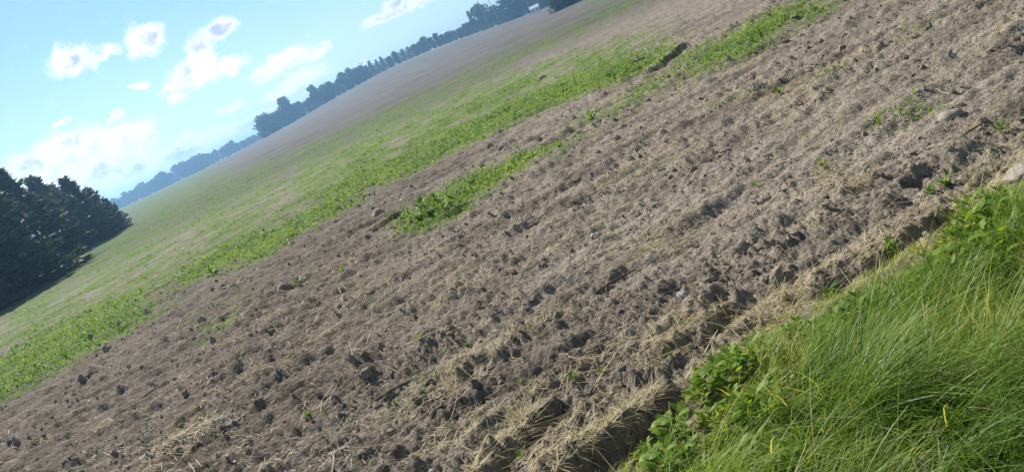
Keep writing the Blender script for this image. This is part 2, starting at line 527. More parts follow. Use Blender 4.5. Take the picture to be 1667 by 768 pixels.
# low green growth
gn1 = nd(t, 'ShaderNodeTexNoise', {'Vector': POS, 'Scale': 5.0, 'Detail': 6.0, 'Roughness': 0.75}).outputs['Fac']
gn2 = nd(t, 'ShaderNodeTexNoise', {'Vector': POS, 'Scale': 0.9, 'Detail': 4.0, 'Roughness': 0.6}).outputs['Fac']
gcol = mixc(t, rng_node(t, gn2, 0.3, 0.7), (0.090, 0.160, 0.022, 1), (0.155, 0.205, 0.040, 1))
gsum = nd(t, 'ShaderNodeMath', {0: gA, 1: gn1}, operation='ADD').outputs[0]
gf = rng_node(t, gsum, 0.66, 1.12, 0, 0.92)
c3 = mixc(t, gf, c2, gcol)
pale = mixc(t, rng_node(t, fn, 0.35, 0.65), (0.30, 0.26, 0.15, 1), (0.17, 0.20, 0.08, 1))
c4 = mixc(t, mA, c3, pale)
bs = nd(t, 'ShaderNodeTexNoise', {'Vector': POS, 'Scale': 75.0, 'Detail': 6.0, 'Roughness': 0.72}).outputs['Fac']
bb = nd(t, 'ShaderNodeTexVoronoi', {'Vector': POS, 'Scale': 46.0}).outputs['Distance']
b1 = nd(t, 'ShaderNodeBump', {'Height': bs, 'Strength': 0.75, 'Distance': 0.018})
b2 = nd(t, 'ShaderNodeBump', {'Height': bb, 'Strength': 0.45, 'Distance': 0.02, 'Normal': b1.outputs[0]}, invert=True)
b3n = nd(t, 'ShaderNodeTexNoise', {'Vector': POS, 'Scale': 3.2, 'Detail': 7.0, 'Roughness': 0.72}).outputs['Fac']
farb = nd(t, 'ShaderNodeMath', {0: fA, 1: 0.9}, operation='MULTIPLY').outputs[0]
b3 = nd(t, 'ShaderNodeBump', {'Height': b3n, 'Strength': farb, 'Distance': 0.25, 'Normal': b2.outputs[0]})
ps = nd(t, 'ShaderNodeBsdfPrincipled', {'Base Color': c4, 'Roughness': 0.95, 'Specular IOR Level': 0.12, 'Normal': b3.outputs[0]})
nd(t, 'ShaderNodeOutputMaterial', {'Surface': ps.outputs[0]})

# loose clods
M_clod, t = new_mat('dry_clod')
tcn = nd(t, 'ShaderNodeNewGeometry').outputs['Position']
sc, n2s, n3s = soil_colours(t, tcn)
bs = nd(t, 'ShaderNodeTexNoise', {'Vector': tcn, 'Scale': 90.0, 'Detail': 5.0, 'Roughness': 0.7}).outputs['Fac']
bp = nd(t, 'ShaderNodeBump', {'Height': bs, 'Strength': 0.8, 'Distance': 0.015})
ps = nd(t, 'ShaderNodeBsdfPrincipled', {'Base Color': sc, 'Roughness': 0.95, 'Specular IOR Level': 0.1, 'Normal': bp.outputs[0]})
nd(t, 'ShaderNodeOutputMaterial', {'Surface': ps.outputs[0]})


def stone_mat(name, a, b):
    mt, t = new_mat(name)
    tcn = nd(t, 'ShaderNodeTexCoord').outputs['Object']
    n1 = nd(t, 'ShaderNodeTexNoise', {'Vector': tcn, 'Scale': 3.0, 'Detail': 7.0, 'Roughness': 0.65}).outputs['Fac']
    c = mixc(t, rng_node(t, n1, 0.32, 0.66), a, b)
    bp = nd(t, 'ShaderNodeBump', {'Height': n1, 'Strength': 0.5, 'Distance': 0.01})
    ps = nd(t, 'ShaderNodeBsdfPrincipled', {'Base Color': c, 'Roughness': 0.75, 'Specular IOR Level': 0.3, 'Normal': bp.outputs[0]})
    nd(t, 'ShaderNodeOutputMaterial', {'Surface': ps.outputs[0]})
    return mt


M_grey = stone_mat('grey_stone', (0.20, 0.195, 0.20, 1), (0.36, 0.355, 0.365, 1))
M_soilstone = stone_mat('dusty_stone', (0.20, 0.17, 0.135, 1), (0.31, 0.27, 0.215, 1))
M_pale = stone_mat('pale_stone', (0.42, 0.37, 0.31, 1), (0.66, 0.60, 0.52, 1))


def leaf_mat(name, cols, trans=0.45, rough=0.5, tint='tint', spec=0.25, tcol=None):
    """cols: ramp over the per-blade tint attribute"""
    mt, t = new_mat(name)
    at = nd(t, 'ShaderNodeAttribute', attribute_name=tint).outputs['Fac']
    cr_ = t.nodes.new('ShaderNodeValToRGB'); t.links.new(at, cr_.inputs[0])
    e = cr_.color_ramp.elements
    while len(e) < len(cols): e.new(0.5)
    for i, (p, c) in enumerate(cols):
        e[i].position = p; e[i].color = (*c, 1)
    ps = nd(t, 'ShaderNodeBsdfPrincipled', {'Base Color': cr_.outputs[0], 'Roughness': rough, 'Specular IOR Level': spec})
    warm = mixc(t, 1.0, cr_.outputs[0], tcol or (1.5, 1.35, 0.55, 1), 'MULTIPLY')
    tr = nd(t, 'ShaderNodeBsdfTranslucent', {'Color': warm})
    mx = nd(t, 'ShaderNodeMixShader', {0: trans})
    t.links.new(ps.outputs[0], mx.inputs[1]); t.links.new(tr.outputs[0], mx.inputs[2])
    nd(t, 'ShaderNodeOutputMaterial', {'Surface': mx.outputs[0]})
    return mt


M_grass = leaf_mat('verge_grass', [(0.0, (0.060, 0.130, 0.012)), (0.40, (0.150, 0.255, 0.020)), (0.80, (0.330, 0.390, 0.065)), (0.90, (0.38, 0.38, 0.13)), (1.0, (0.52, 0.46, 0.24))], 0.5, 0.42)
M_weed = leaf_mat('green_weed', [(0.0, (0.052, 0.125, 0.014)), (0.5, (0.132, 0.238, 0.020)), (1.0, (0.245, 0.320, 0.040))], 0.5, 0.5)
M_straw = leaf_mat('dry_straw', [(0.0, (0.26, 0.20, 0.11)), (0.5, (0.48, 0.39, 0.22)), (1.0, (0.68, 0.59, 0.40))], 0.25, 0.55, tcol=(1.2, 1.1, 0.8, 1))
M_thatch = leaf_mat('dry_turf_grass', [(0.0, (0.20, 0.165, 0.07)), (0.6, (0.37, 0.31, 0.15)), (1.0, (0.52, 0.46, 0.25))], 0.3, 0.5, tcol=(1.2, 1.15, 0.7, 1))
M_spruce = leaf_mat('spruce_needles', [(0.0, (0.040, 0.066, 0.046)), (0.6, (0.060, 0.098, 0.066)), (1.0, (0.085, 0.130, 0.080))], 0.2, 0.6)
M_far = leaf_mat('far_foliage', [(0.0, (0.024, 0.050, 0.018)), (0.5, (0.036, 0.075, 0.024)), (1.0, (0.060, 0.105, 0.034))], 0.2, 0.6)


def plain_mat(name, c1, c2, scale=6.0, rough=0.9, bump=0.3):
    mt, t = new_mat(name)
    co = nd(t, 'ShaderNodeTexCoord').outputs['Object']
    n1 = nd(t, 'ShaderNodeTexNoise', {'Vector': co, 'Scale': scale, 'Detail': 6.0, 'Roughness': 0.65}).outputs['Fac']
    c = mixc(t, rng_node(t, n1, 0.3, 0.7), (*c1, 1), (*c2, 1))
    bp = nd(t, 'ShaderNodeBump', {'Height': n1, 'Strength': bump, 'Distance': 0.02})
    ps = nd(t, 'ShaderNodeBsdfPrincipled', {'Base Color': c, 'Roughness': rough, 'Normal': bp.outputs[0]})
    nd(t, 'ShaderNodeOutputMaterial', {'Surface': ps.outputs[0]})
    return mt


M_bark = plain_mat('bark', (0.07, 0.055, 0.042), (0.16, 0.13, 0.10), 8.0)
M_dead = plain_mat('dead_wood', (0.28, 0.26, 0.23), (0.42, 0.39, 0.35), 8.0)
M_wall = plain_mat('white_painted_board', (0.72, 0.72, 0.70), (0.82, 0.82, 0.80), 3.0, 0.7)
M_roof = plain_mat('pale_metal_roof', (0.74, 0.74, 0.75), (0.82, 0.82, 0.83), 2.0, 0.5)
M_pane = plain_mat('window_glass', (0.05, 0.06, 0.08), (0.08, 0.09, 0.11), 2.0, 0.1, 0.0)
M_chip = plain_mat('bleached_wood', (0.60, 0.55, 0.45), (0.75, 0.70, 0.60), 20.0)
M_twig = plain_mat('dark_twig', (0.06, 0.045, 0.03), (0.14, 0.10, 0.07), 20.0)

# ------------------------------------------------------------------ ground: one sheet, finer near the viewer
a_d = np.concatenate([np.linspace(-180, -56, 30)[:-1], np.linspace(-56, -40, 50)[:-1], np.linspace(-40, 40, 600)[:-1],
                      np.linspace(40, 56, 50)[:-1], np.linspace(56, 180, 30)[:-1]])
az = np.radians(a_d)
rr = np.concatenate([[0.25, 0.5, 0.8], np.exp(np.linspace(math.log(1.0), math.log(24), 600))[:-1],
                     np.exp(np.linspace(math.log(24), math.log(700), 130))[:-1], np.exp(np.linspace(math.log(700), math.log(6000), 14))])
A, Rg = np.meshgrid(az, rr)
GXx, GYy = Rg * np.sin(A), Rg * np.cos(A)
gx, gy = GXx.ravel(), GYy.ravel()
gz = np.empty_like(gx)
fine = (np.abs(np.degrees(A)) < 60).ravel() & (Rg.ravel() < 50)
gz[fine] = height(gx[fine], gy[fine], True)
gz[~fine] = height(gx[~fine], gy[~fine], False)
nr, na = A.shape
i0 = np.arange(nr - 1)[:, None] * na; j0 = np.arange(na)[None]; j1 = (j0 + 1) % na
Fg = np.stack([i0 + j0, i0 + na + j0, i0 + na + j1, i0 + j1], -1).reshape(-1, 4)[:, ::-1]
g_green = green_mask(gx, gy)
g_straw = straw_mask(gx, gy)
gr_ = np.hypot(gx, gy)
vg = verge(gx, gy)
pg, qg = rowc(gx, gy)
g_moist_dark = np.clip(sstep(1.0, -2.2, gx + 0.3 * (gy - 4) * 0 + 0.9 * fbm(pg * 0.35, qg * 0.9, 2, 190)) * 0.7 + 0.2 + 0.6 * sstep(0.0, 0.6, fbm(pg * 0.5, qg * 2.0, 3, 195)), 0, 1) * sstep(22, 12, gr_) * (1 - 0.8 * packed(gx, gy))
g_moist_dark = np.maximum(g_moist_dark, sstep(0.10, 0.45, vg))  # the ground inside the verge is simply made darker as well
g_green = np.maximum(g_green, sstep(0.0, 0.25, vg) * 0.42)
g_far = sstep(14, 45, gr_)
azg = np.degrees(np.arctan2(gx, gy))
g_marg = sstep(285, 300, gr_ + 8 * perlin(gx * 0.05, gy * 0.05, 180)) * sstep(-6, 2, azg) * 0.9
centre = np.array([[0, 0, height(np.array([0.0]), np.array([0.0]), False)[0]]])
Vg = np.concatenate([np.stack([gx, gy, gz], 1), centre])
me = mesh_np('field', Vg, Fg, M_soil, True, {'green': np.append(g_green, 1), 'straw': np.append(g_straw, 0), 'far': np.append(g_far, 0), 'moist_dark': np.append(g_moist_dark, 0), 'margin': np.append(g_marg, 0)})
import bmesh
bm = bmesh.new(); bm.from_mesh(me); bm.verts.ensure_lookup_table()
for j in range(na):
    bm.faces.new((bm.verts[len(Vg) - 1], bm.verts[(j + 1) % na], bm.verts[j])).smooth = True
bm.to_mesh(me); bm.free()
link('field', me, kind='structure')


def on(x, y, fine=True):
    return float(height(np.array([float(x)]), np.array([float(y)]), fine)[0])


def pixp(x, y, fine=True):
    """the ground point seen at a pixel (a few steps for the relief)"""
    z = 0.0
    for _ in range(4):
        g = pix_ground(x, y, z); z = on(g[0], g[1], False)
    return g[0], g[1], on(g[0], g[1], fine)


def px_size(x, y, px):
    g = pix_ground(x, y)
    return px * math.sqrt(g[0] ** 2 + g[1] ** 2 + CAM_H ** 2) / FPX * 0.95


def scatter(n, a0, a1, r0, r1, power=0.0):
    """random ground points; density falls with distance like r**-(2-power) in the plan"""
    a = np.radians(RNG.uniform(a0, a1, n)); lr = RNG.uniform(math.log(r0), math.log(r1), n)
    r = np.exp(lr)
    return r * np.sin(a), r * np.cos(a), r


# ------------------------------------------------------------------ haze: pale still air around everything
def build_haze():
    x0, x1, y0, y1, z0, z1 = -1500, 1500, -400, 1600, -2.5, 27
    V = np.array([[x, y, z] for x in (x0, x1) for y in (y0, y1) for z in (z0, z1)], float)
    F = np.array([[0, 1, 3, 2], [4, 6, 7, 5], [0, 4, 5, 1], [2, 3, 7, 6], [0, 2, 6, 4], [1, 5, 7, 3]])
    mt, t = new_mat('pale_haze')
    pv = nd(t, 'ShaderNodeVolumePrincipled', {'Color': (0.34, 0.63, 1.0, 1), 'Density': 0.0011, 'Anisotropy': 0.66})
    nd(t, 'ShaderNodeOutputMaterial', {'Volume': pv.outputs[0]})
    mt.cycles.homogeneous_volume = True
    o = link('haze', mesh_np('haze', V, F, mt, False), kind='stuff', label='pale blue summer haze over the field', cat='haze')


build_haze()


# ------------------------------------------------------------------ trees
def tube(pts, radii, k=7):
    pts = np.array(pts, float); V = []; F = []
    for i, p in enumerate(pts):
        d = pts[min(i + 1, len(pts) - 1)] - pts[max(i - 1, 0)]; d /= np.linalg.norm(d) + 1e-9
        s = np.cross(d, [0.31, 0.95, 0.1]); s /= np.linalg.norm(s); u = np.cross(s, d)
        for j in range(k):
            a = 2 * math.pi * j / k
            V.append(p + radii[i] * (math.cos(a) * s + math.sin(a) * u))
    for i in range(len(pts) - 1):
        for j in range(k):
            F.append([i * k + j, i * k + (j + 1) % k, (i + 1) * k + (j + 1) % k, (i + 1) * k + j])
    return np.array(V), np.array(F)


def tubes(lst, k=6):
    Vs, Fs, o = [], [], 0
    for pts, rd in lst:
        V, F = tube(pts, rd, k); Vs.append(V); Fs.append(F + o); o += len(V)
    return np.concatenate(Vs), np.concatenate(Fs)


def quads_cloud(P, size, rng, normal_bias=None):
    """leaf faces at points P, random tilt"""
    n = len(P)
    a = rng.normal(size=(n, 3)); a /= np.linalg.norm(a, axis=1)[:, None]
    b = rng.normal(size=(n, 3)); b -= (b * a).sum(1)[:, None] * a; b /= np.linalg.norm(b, axis=1)[:, None]
    s = (size * rng.uniform(0.6, 1.4, n))[:, None]
    V = np.stack([P - a * s * 0.5, P + b * s * 0.28, P + a * s * 0.5, P - b * s * 0.28], 1).reshape(-1, 3)
    F = np.arange(4 * n).reshape(n, 4)
    return V, F


def make_spruce(seed, H, Rb, sprays, leaf, dens):
    rng = np.random.default_rng(seed)
    limbs = [([(0, 0, -0.3), (0.02, 0.01, H * 0.5), (0, 0.02, H * 0.97)], [H * 0.022, H * 0.013, 0.012])]
    P = []; D = []
    z = 0.12
    while z < H * 0.985:
        f = 1 - z / H
        nb = rng.integers(5, 8)
        a0 = rng.uniform(0, 6.28)
        for b in range(nb):
            a = a0 + b * 6.283 / nb + rng.normal() * 0.2
            L = Rb * (f ** 0.85) * rng.choice([0.6, 0.8, 1.0, 1.15, 1.35]) * rng.uniform(0.9, 1.1) + 0.08
            droop = -0.25 * f + rng.normal() * 0.08
            lift = 0.35 * (1 - f) + 0.12
            pts = []
            for tt in (0, 0.5, 1.0):
                pts.append((math.cos(a) * L * tt, math.sin(a) * L * tt, z + L * (droop * tt + lift * tt * tt)))
            limbs.append((pts, [0.03 * f + 0.008, 0.018 * f + 0.005, 0.004]))
            m_ = max(6, int(sprays * L))
            tt = rng.uniform(0.08, 1.0, m_) ** 0.75
            side = rng.normal(size=m_) * 0.20 * L * (1.1 - tt)
            cx = np.cos(a) * L * tt - np.sin(a) * side; cy = np.sin(a) * L * tt + np.cos(a) * side
            cz = z + L * (droop * tt + lift * tt * tt) + rng.normal(size=m_) * 0.06 - 0.05
            P.append(np.stack([cx, cy, cz], 1))
            hd = a + np.sign(side) * 0.7 + rng.normal(size=m_) * 0.35
            D.append(np.stack([np.cos(hd), np.sin(hd), rng.normal(size=m_) * 0.35 + 0.12], 1))
        z += H * dens * rng.uniform(0.8, 1.2) * (0.5 + 0.7 * f)
    P = np.concatenate(P); D = np.concatenate(D); D /= np.linalg.norm(D, axis=1)[:, None]
    n = len(P)
    b = rng.normal(size=(n, 3)); b -= (b * D).sum(1)[:, None] * D; b /= np.linalg.norm(b, axis=1)[:, None]
    s = (leaf * rng.uniform(0.6, 1.5, n))[:, None]
    V = np.stack([P - D * s * 0.3, P + b * s * 0.17 + D * s * 0.2, P + D * s * 0.8, P - b * s * 0.17 + D * s * 0.2], 1).reshape(-1, 3)
    F = np.arange(4 * n).reshape(n, 4)
    tint = np.repeat(np.clip(rng.normal(0.5, 0.22, n), 0, 1), 4)
    Vt, Ft = tubes(limbs, 5)
    return mesh_np('trunk', Vt, Ft, M_bark), (V, F, tint)


def make_broadleaf(seed, H, Wd, leafn, leaf, base=0.12, lumps=16):
    """H total height, Wd crown radius; crown of many leaf clumps with gaps"""
    rng = np.random.default_rng(seed)
    limbs = [([(0, 0, -0.4), (0.05, 0, H * 0.35), (0.1 * rng.normal(), 0.1, H * 0.8)], [H * 0.022, H * 0.017, H * 0.006])]
    P = []
    for k in range(lumps):
        zz = base + (0.90 - base) * (k + rng.random()) / lumps
        prof = math.sin(math.pi * min(1, (zz - base * 0.3) / 1.0)) ** 0.6
        a = rng.uniform(0, 6.28); rd = Wd * prof * math.sqrt(rng.uniform(0.05, 0.75))
        c = np.array([math.cos(a) * rd, math.sin(a) * rd, zz * H])
        limbs.append(([(0, 0, max(0.1 * H, zz * H * 0.6)), tuple(c * np.array([0.5, 0.5, 0.85])), tuple(c)], [H * 0.009, H * 0.006, H * 0.002]))
        sz = Wd * rng.uniform(0.28, 0.55)
        m_ = leafn // lumps
        d = rng.normal(size=(m_, 3)); d /= np.linalg.norm(d, axis=1)[:, None]
        P.append(c + d * (sz * rng.uniform(0.35, 1.05, m_) ** 0.5)[:, None] * np.array([1, 1, 0.8]))
    P = np.concatenate(P); P[:, 2] = np.clip(P[:, 2], 0.15, None)
    V, F = quads_cloud(P, leaf, rng)
    tint = np.repeat(np.clip(rng.normal(0.5, 0.25, len(P)), 0, 1), 4)
    Vt, Ft = tubes(limbs, 5)
    return mesh_np('trunk', Vt, Ft, M_bark), (V, F, tint)


def tree_kind(tr, cr_np, mat):
    V, F, tn = cr_np
    return tr, mesh_np('crown', V, F, mat, False, {'tint': tn})


def plant_tree(name, kind, x, y, sc_, rz, label, group=None, cat='tree', sz=None, sink=0.0):
    e = link(name, None, loc=(x, y, on(x, y, False) - sink), rot=(0, 0, rz), scale=(sc_, sc_, sz or sc_), label=label, cat=cat, group=group)
    e.empty_display_size = 0.5
    link('trunk', kind[0], parent=e); link('crown', kind[1], parent=e)
    return e


# dark spruces on the left edge of the field
SPR = [tree_kind(*make_spruce(s, 6.2, 1.9, 46, 0.34, 0.050), M_spruce) for s in (21, 22, 23)]
row = [(-60, 535, 5.0, 0), (20, 490, 5.6, 1), (-30, 470, 6.4, 2), (62, 466, 5.2, 0), (48, 440, 6.3, 1), (96, 440, 5.8, 2), (125, 414, 5.9, 0), (140, 402, 5.3, 1), (165, 394, 5.0, 2), (184, 383, 3.9, 0), (199, 374, 2.7, 1)]
slabel = {0: 'broad dark spruce at the open end of the spruce row', }
for i, (x, y, h, k) in enumerate(row):
    g = pix_ground(x, y)
    s = h / 6.2
    if i == len(row) - 1: lb = 'smallest dark spruce, last of the row beside the green field'
    elif i == len(row) - 2: lb = 'low dark spruce, second from the field end of the row'
    else:
        o_ = ['third', 'fourth', 'fifth', 'sixth', 'seventh', 'eighth', 'ninth', 'tenth', 'eleventh'][len(row) - 3 - i]
        lb = 'dark dense spruce branching to the ground, %s from the field end of the row' % o_
    plant_tree('spruce_tree', SPR[k], g[0], g[1], s * 1.12, i * 1.3, lb, 'dark spruces along the field edge', sz=s)

# far trees of the line beyond the field
FB = [tree_kind(*make_broadleaf(s, 10, w, 3000, 0.75, b, l), M_far) for s, w, b, l in ((31, 3.2, 0.06, 30), (32, 2.8, 0.06, 28), (33, 3.8, 0.05, 34), (36, 2.6, 0.06, 24))]
FS = [tree_kind(*make_spruce(s, 10, 2.0, 8, 0.9, 0.06), M_far) for s in (34, 35)]
ROUND = tree_kind(*make_broadleaf(41, 10, 4.2, 4200, 0.7, 0.05, 30), M_far)
BUSH = tree_kind(*make_broadleaf(43, 5, 4.2, 5200, 0.5, 0.02, 26), M_far)


def far_at(xp, D):
    """ground point at distance D below the pixel column of the tree line"""
    xs = [-100, 190, 420, 650, 890, 1000]; ys = [480, 345, 232, 105, 18, -26]
    d = pix_dir(xp, np.interp(xp, xs, ys))
    h = math.hypot(d[0], d[1])
    return d[0] / h * D, d[1] / h * D


def dist_at(xp):
    return float(np.interp(xp, [150, 426, 434, 700, 890], [560, 500, 345, 340, 300]))


prof_x = [150, 200, 260, 300, 340, 380, 410, 427, 434, 450, 475, 500, 520, 545, 570, 600, 625, 655, 690, 730, 770, 790, 815, 835, 850, 870, 900]
prof_h = [0.80 * q_ for q_ in [20, 24, 27, 28, 27, 24, 17, 14, 30, 32, 36, 31, 34, 34, 36, 33, 28, 30, 28, 26, 26, 32, 36, 30, 34, 42, 48]]
rt = random.Random(5)
xp = 160.0
while xp < 898:
    D = dist_at(xp) + rt.uniform(-4, 10)
    hpx = np.interp(xp, prof_x, prof_h) * rt.uniform(0.74, 1.14)
    Hm = hpx / FPX * D
    x, y = far_at(xp, D)
    sp_zone = 612 < xp < 690
    if sp_zone and rt.random() < 0.5:
        kd = rt.choice(FS); lb = 'slim pointed spruce in the distant tree line'; nm = 'distant_spruce'; wd = 0.95
    else:
        kd = rt.choice(FB); nm = 'distant_tree'; wd = 1.0
        lb = 'leafy tree in the low farthest wood behind the green field' if xp < 430 else 'leafy blue-green tree in the distant tree line beyond the brown field'
    s = Hm / 10
    plant_tree(nm, kd, x, y, s * wd * rt.uniform(0.9, 1.25), rt.uniform(0, 6.28), lb, 'trees of the distant tree line', sz=s)
    xp += (2.4 / D * FPX) * rt.uniform(0.7, 1.3) * (1.15 if xp < 430 else 1.0)
SPECIAL = [(441, 338, 34, ROUND, 'distant_tree', 'broad round tree standing at the open end of the distant tree line', 1.25),
           (478, 350, 43, FB[1], 'distant_tree', 'tall domed tree rising above its neighbours behind the round tree', 0.95),
           (520, 345, 37, FB[3], 'distant_tree', 'upright tree with ragged top next after the tall domed tree', 0.9),
           (838, 312, 58, FS[0], 'distant_spruce', 'tallest dark spruce rising over the trees near the white building', 1.7),
           (795, 330, 42, FB[2], 'distant_tree', 'bushy dark tree below the two bare trunks', 1.05),
           (778, 332, 36, FS[1], 'distant_spruce', 'lone small spruce tip above the low wood', 0.7),
           (885, 285, 52, FB[0], 'distant_tree', 'large tree standing right behind the white building', 1.3)]
for xp, D, hpx, kd, nm, lb, wd in SPECIAL:
    x, y = far_at(xp, D); s = hpx / FPX * D / 10
    plant_tree(nm, kd, x, y, s * wd, xp, lb, 'trees of the distant tree line', sz=s)
# two bare dead trunks above the wood
for xp, hp, lb in ((800, 52, 'thin bare dead trunk leaning left above the bushy tree'), (816, 50, 'thin bare dead trunk close beside the tallest spruce')):
    x, y = far_at(xp, 318); Hh = hp / FPX * 318
    lm = [([(0, 0, -0.3), (-0.05, 0, Hh * 0.5), (-0.5, 0.1, Hh)], [0.16, 0.12, 0.04])]
    for k in range(4):
        z = Hh * (0.55 + 0.1 * k); a = k * 2.1
        lm.append(([(-0.1, 0, z), (math.cos(a) * 0.6, math.sin(a) * 0.6, z + 0.6), (math.cos(a) * 0.9, math.sin(a) * 0.9, z + 1.3)], [0.06, 0.04, 0.02]))
    V, F = tubes(lm, 6)
    link('dead_tree', mesh_np('dead_tree', V, F, M_dead), loc=(x, y, on(x, y, False)), label=lb, cat='tree', group='bare dead trunks')
# bushes at the near right end of the brown field
for xp, yp, s, lb in ((915, 14, 0.5, 'low dark bush at the corner of the brown field'), (940, 4, 0.85, 'big dark green bush on the grassy field edge'), (975, -14, 1.1, 'dark green bush furthest along the grassy field edge')):
    g = pix_ground(xp, yp + 6)
    k = 150 / math.hypot(*g); g = g * k
    plant_tree('field_edge_bush', BUSH, g[0], g[1], s, xp, lb, 'bushes on the field edge', cat='bush')

# the wood behind and beside the tree line reads as one mass
Vs, Fs, Ts, off = [], [], [], 0
rw = np.random.default_rng(77)


def mass(x, y, Hh, Wd, n):
    global off
    P = rw.normal(size=(n, 3)); P /= np.linalg.norm(P, axis=1)[:, None]
    P *= rw.uniform(0.5, 1.0, n)[:, None]
    P = P * np.array([Wd, Wd, Hh * 0.5]) + np.array([x, y, Hh * 0.5])
    P[:, 2] = np.clip(P[:, 2], 0.1, None) + on(x, y, False)
    V, F = quads_cloud(P, Hh * 0.14, rw)
    Vs.append(V); Fs.append(F + off); Ts.append(np.repeat(np.clip(rw.normal(0.45, 0.2, n), 0, 1), 4)); off += len(V)


for xp in np.arange(120, 905, 5.0):
    D = dist_at(xp) + 16 + rw.uniform(-3, 6)
    x, y = far_at(xp, D); mass(x, y, np.interp(xp, prof_x, prof_h) * rw.uniform(0.72, 0.9) / FPX * D, 3.2, 150)
for xp in np.arange(120, 905, 3.0):
    D = dist_at(xp) - 5 + rw.uniform(-2, 3)
    x, y = far_at(xp, D); mass(x, y, rw.uniform(7, 13) / FPX * D, 2.2, 60)
for a_ in np.arange(-75, -24.5, 0.6):
    D = 560 + rw.uniform(-8, 8); mass(D * math.sin(rad(a_)), D * math.cos(rad(a_)), rw.uniform(8, 12), 5.0, 110)
for a_ in np.arange(10.6, 60, 0.9):
    D = 300 + rw.uniform(-8, 8); mass(D * math.sin(rad(a_)), D * math.cos(rad(a_)), rw.uniform(9, 14), 5.0, 130)
V = np.concatenate(Vs); F = np.concatenate(Fs)
link('distant_wood', mesh_np('distant_wood', V, F, M_far, False, {'tint': np.concatenate(Ts)}), kind='stuff', label='distant blue-green wood along the horizon', cat='wood')


# small white building in front of the far trees
def box(x0, x1, y0, y1, z0, z1):
    V = np.array([[x, y, z] for x in (x0, x1) for y in (y0, y1) for z in (z0, z1)], float)
    F = np.array([[0, 1, 3, 2], [4, 6, 7, 5], [0, 4, 5, 1], [2, 3, 7, 6], [0, 2, 6, 4], [1, 5, 7, 3]])
    return V, F


x, y = far_at(874, 262)
hb = link('white_building', None, loc=(x, y, on(x, y, False)), rot=(0, 0, rad(-10)), scale=0.78, label='small white building with pale roof at the foot of the far trees', cat='building')
V, F = box(-1.9, 1.9, 0, 3.0, -0.3, 1.9); link('wall', mesh_np('wall', V, F, M_wall, False), parent=hb)
V = np.array([[-2.1, -0.25, 1.82], [2.1, -0.25, 1.82], [2.1, 1.5, 2.9], [-2.1, 1.5, 2.9], [-2.1, 3.25, 1.82], [2.1, 3.25, 1.82],
              [-2.1, -0.25, 1.72], [2.1, -0.25, 1.72], [2.1, 3.25, 1.72], [-2.1, 3.25, 1.72]], float)
F = np.array([[0, 1, 2, 3], [3, 2, 5, 4], [6, 9, 8, 7], [0, 6, 7, 1], [4, 5, 8, 9]])
rf = mesh_np('roof', V, F, M_roof, False)
bm = bmesh.new(); bm.from_mesh(rf); bm.verts.ensure_lookup_table()
for q in ((0, 3, 4, 9, 6), (1, 7, 8, 5, 2)): bm.faces.new([bm.verts[i] for i in q])
bmesh.ops.recalc_face_normals(bm, faces=bm.faces); bm.to_mesh(rf); bm.free()
link('roof', rf, parent=hb)
for wx in (-0.95, 0.95):
    V, F = box(wx - 0.38, wx + 0.38, -0.03, 0.02, 0.7, 1.45)
    w = link('window', mesh_np('window', V, F, M_wall, False), parent=hb)
    V, F = box(wx - 0.31, wx + 0.31, -0.045, 0.0, 0.77, 1.38)
    link('pane', mesh_np('pane', V, F, M_pane, False), parent=w)

# ------------------------------------------------------------------ loose soil: crumbs (uncountable) and big clods (one by one)
IV, IF = ico(1)
n = 90000
x, y, r = scatter(n, -46, 46, 1.5, 15)
p, q = rowc(x, y)
keep = (verge(x, y) < 0.05) & (RNG.random(n) < 0.10 + 0.90 * sstep(-0.15, 0.55, fbm(p * 0.9, q * 2.0, 3, 200)))
keep &= RNG.random(n) < 0.62
x, y, r = x[keep], y[keep], r[keep]; n = len(x)
sz = 0.0035 + 0.0048 * RNG.pareto(2.5, n); sz = np.clip(sz, 0.003, 0.030) * np.clip(0.6 + r * 0.09, 0.7, 1.5)
lowV = IV[:]; 
I0V, I0F = ico(1)
V0, F0 = I0V, I0F
B = np.repeat(V0[None], n, 0) * (1 + 0.28 * RNG.normal(size=(n, len(V0), 1)))
B *= (sz[:, None, None] * RNG.uniform(0.65, 1.35, (n, 1, 3)))
th = RNG.uniform(0, 6.28, n); c_, s_ = np.cos(th)[:, None], np.sin(th)[:, None]
Bx = B[..., 0] * c_ - B[..., 1] * s_; By = B[..., 0] * s_ + B[..., 1] * c_
zz = height(x, y) - sz * 0.05
V = np.stack([Bx + x[:, None], By + y[:, None], B[..., 2] + zz[:, None]], -1).reshape(-1, 3)
F = (np.arange(n)[:, None, None] * len(V0) + F0[None]).reshape(-1, 3)
print('crumbs', n)
link('soil_crumbs', mesh_np('soil_crumbs', V, F, M_clod, False), kind='stuff', label='small dry soil crumbs scattered over the tilled field', cat='soil')


def lump(seed, rough=0.35, sub=3, flat=0.7):
    rng = np.random.default_rng(seed); V, F = ico(sub)
    V = V.copy()
    for k in range(7):
        d = rng.normal(size=3); d /= np.linalg.norm(d)
        h = V @ d; c = rng.uniform(0.45, 0.8)
        V = V - np.outer(np.clip(h - c, 0, None) * 0.85, d)
    nx = perlin(V[:, 0] * 2.3 + seed, V[:, 1] * 2.3 + V[:, 2] * 1.7, seed % 50)
    nx2 = perlin(V[:, 0] * 5.3 + seed, V[:, 1] * 4.3 + V[:, 2] * 4.7, seed % 50 + 3)
    V = V * (1 + rough * nx + rough * 0.5 * nx2)[:, None] * np.array([1.1, 0.9, flat])
    return V, F


CL = [mesh_np('soil_clod', *lump(300 + k, 0.42, 3), M_clod, True) for k in range(6)]
rc = random.Random(9)
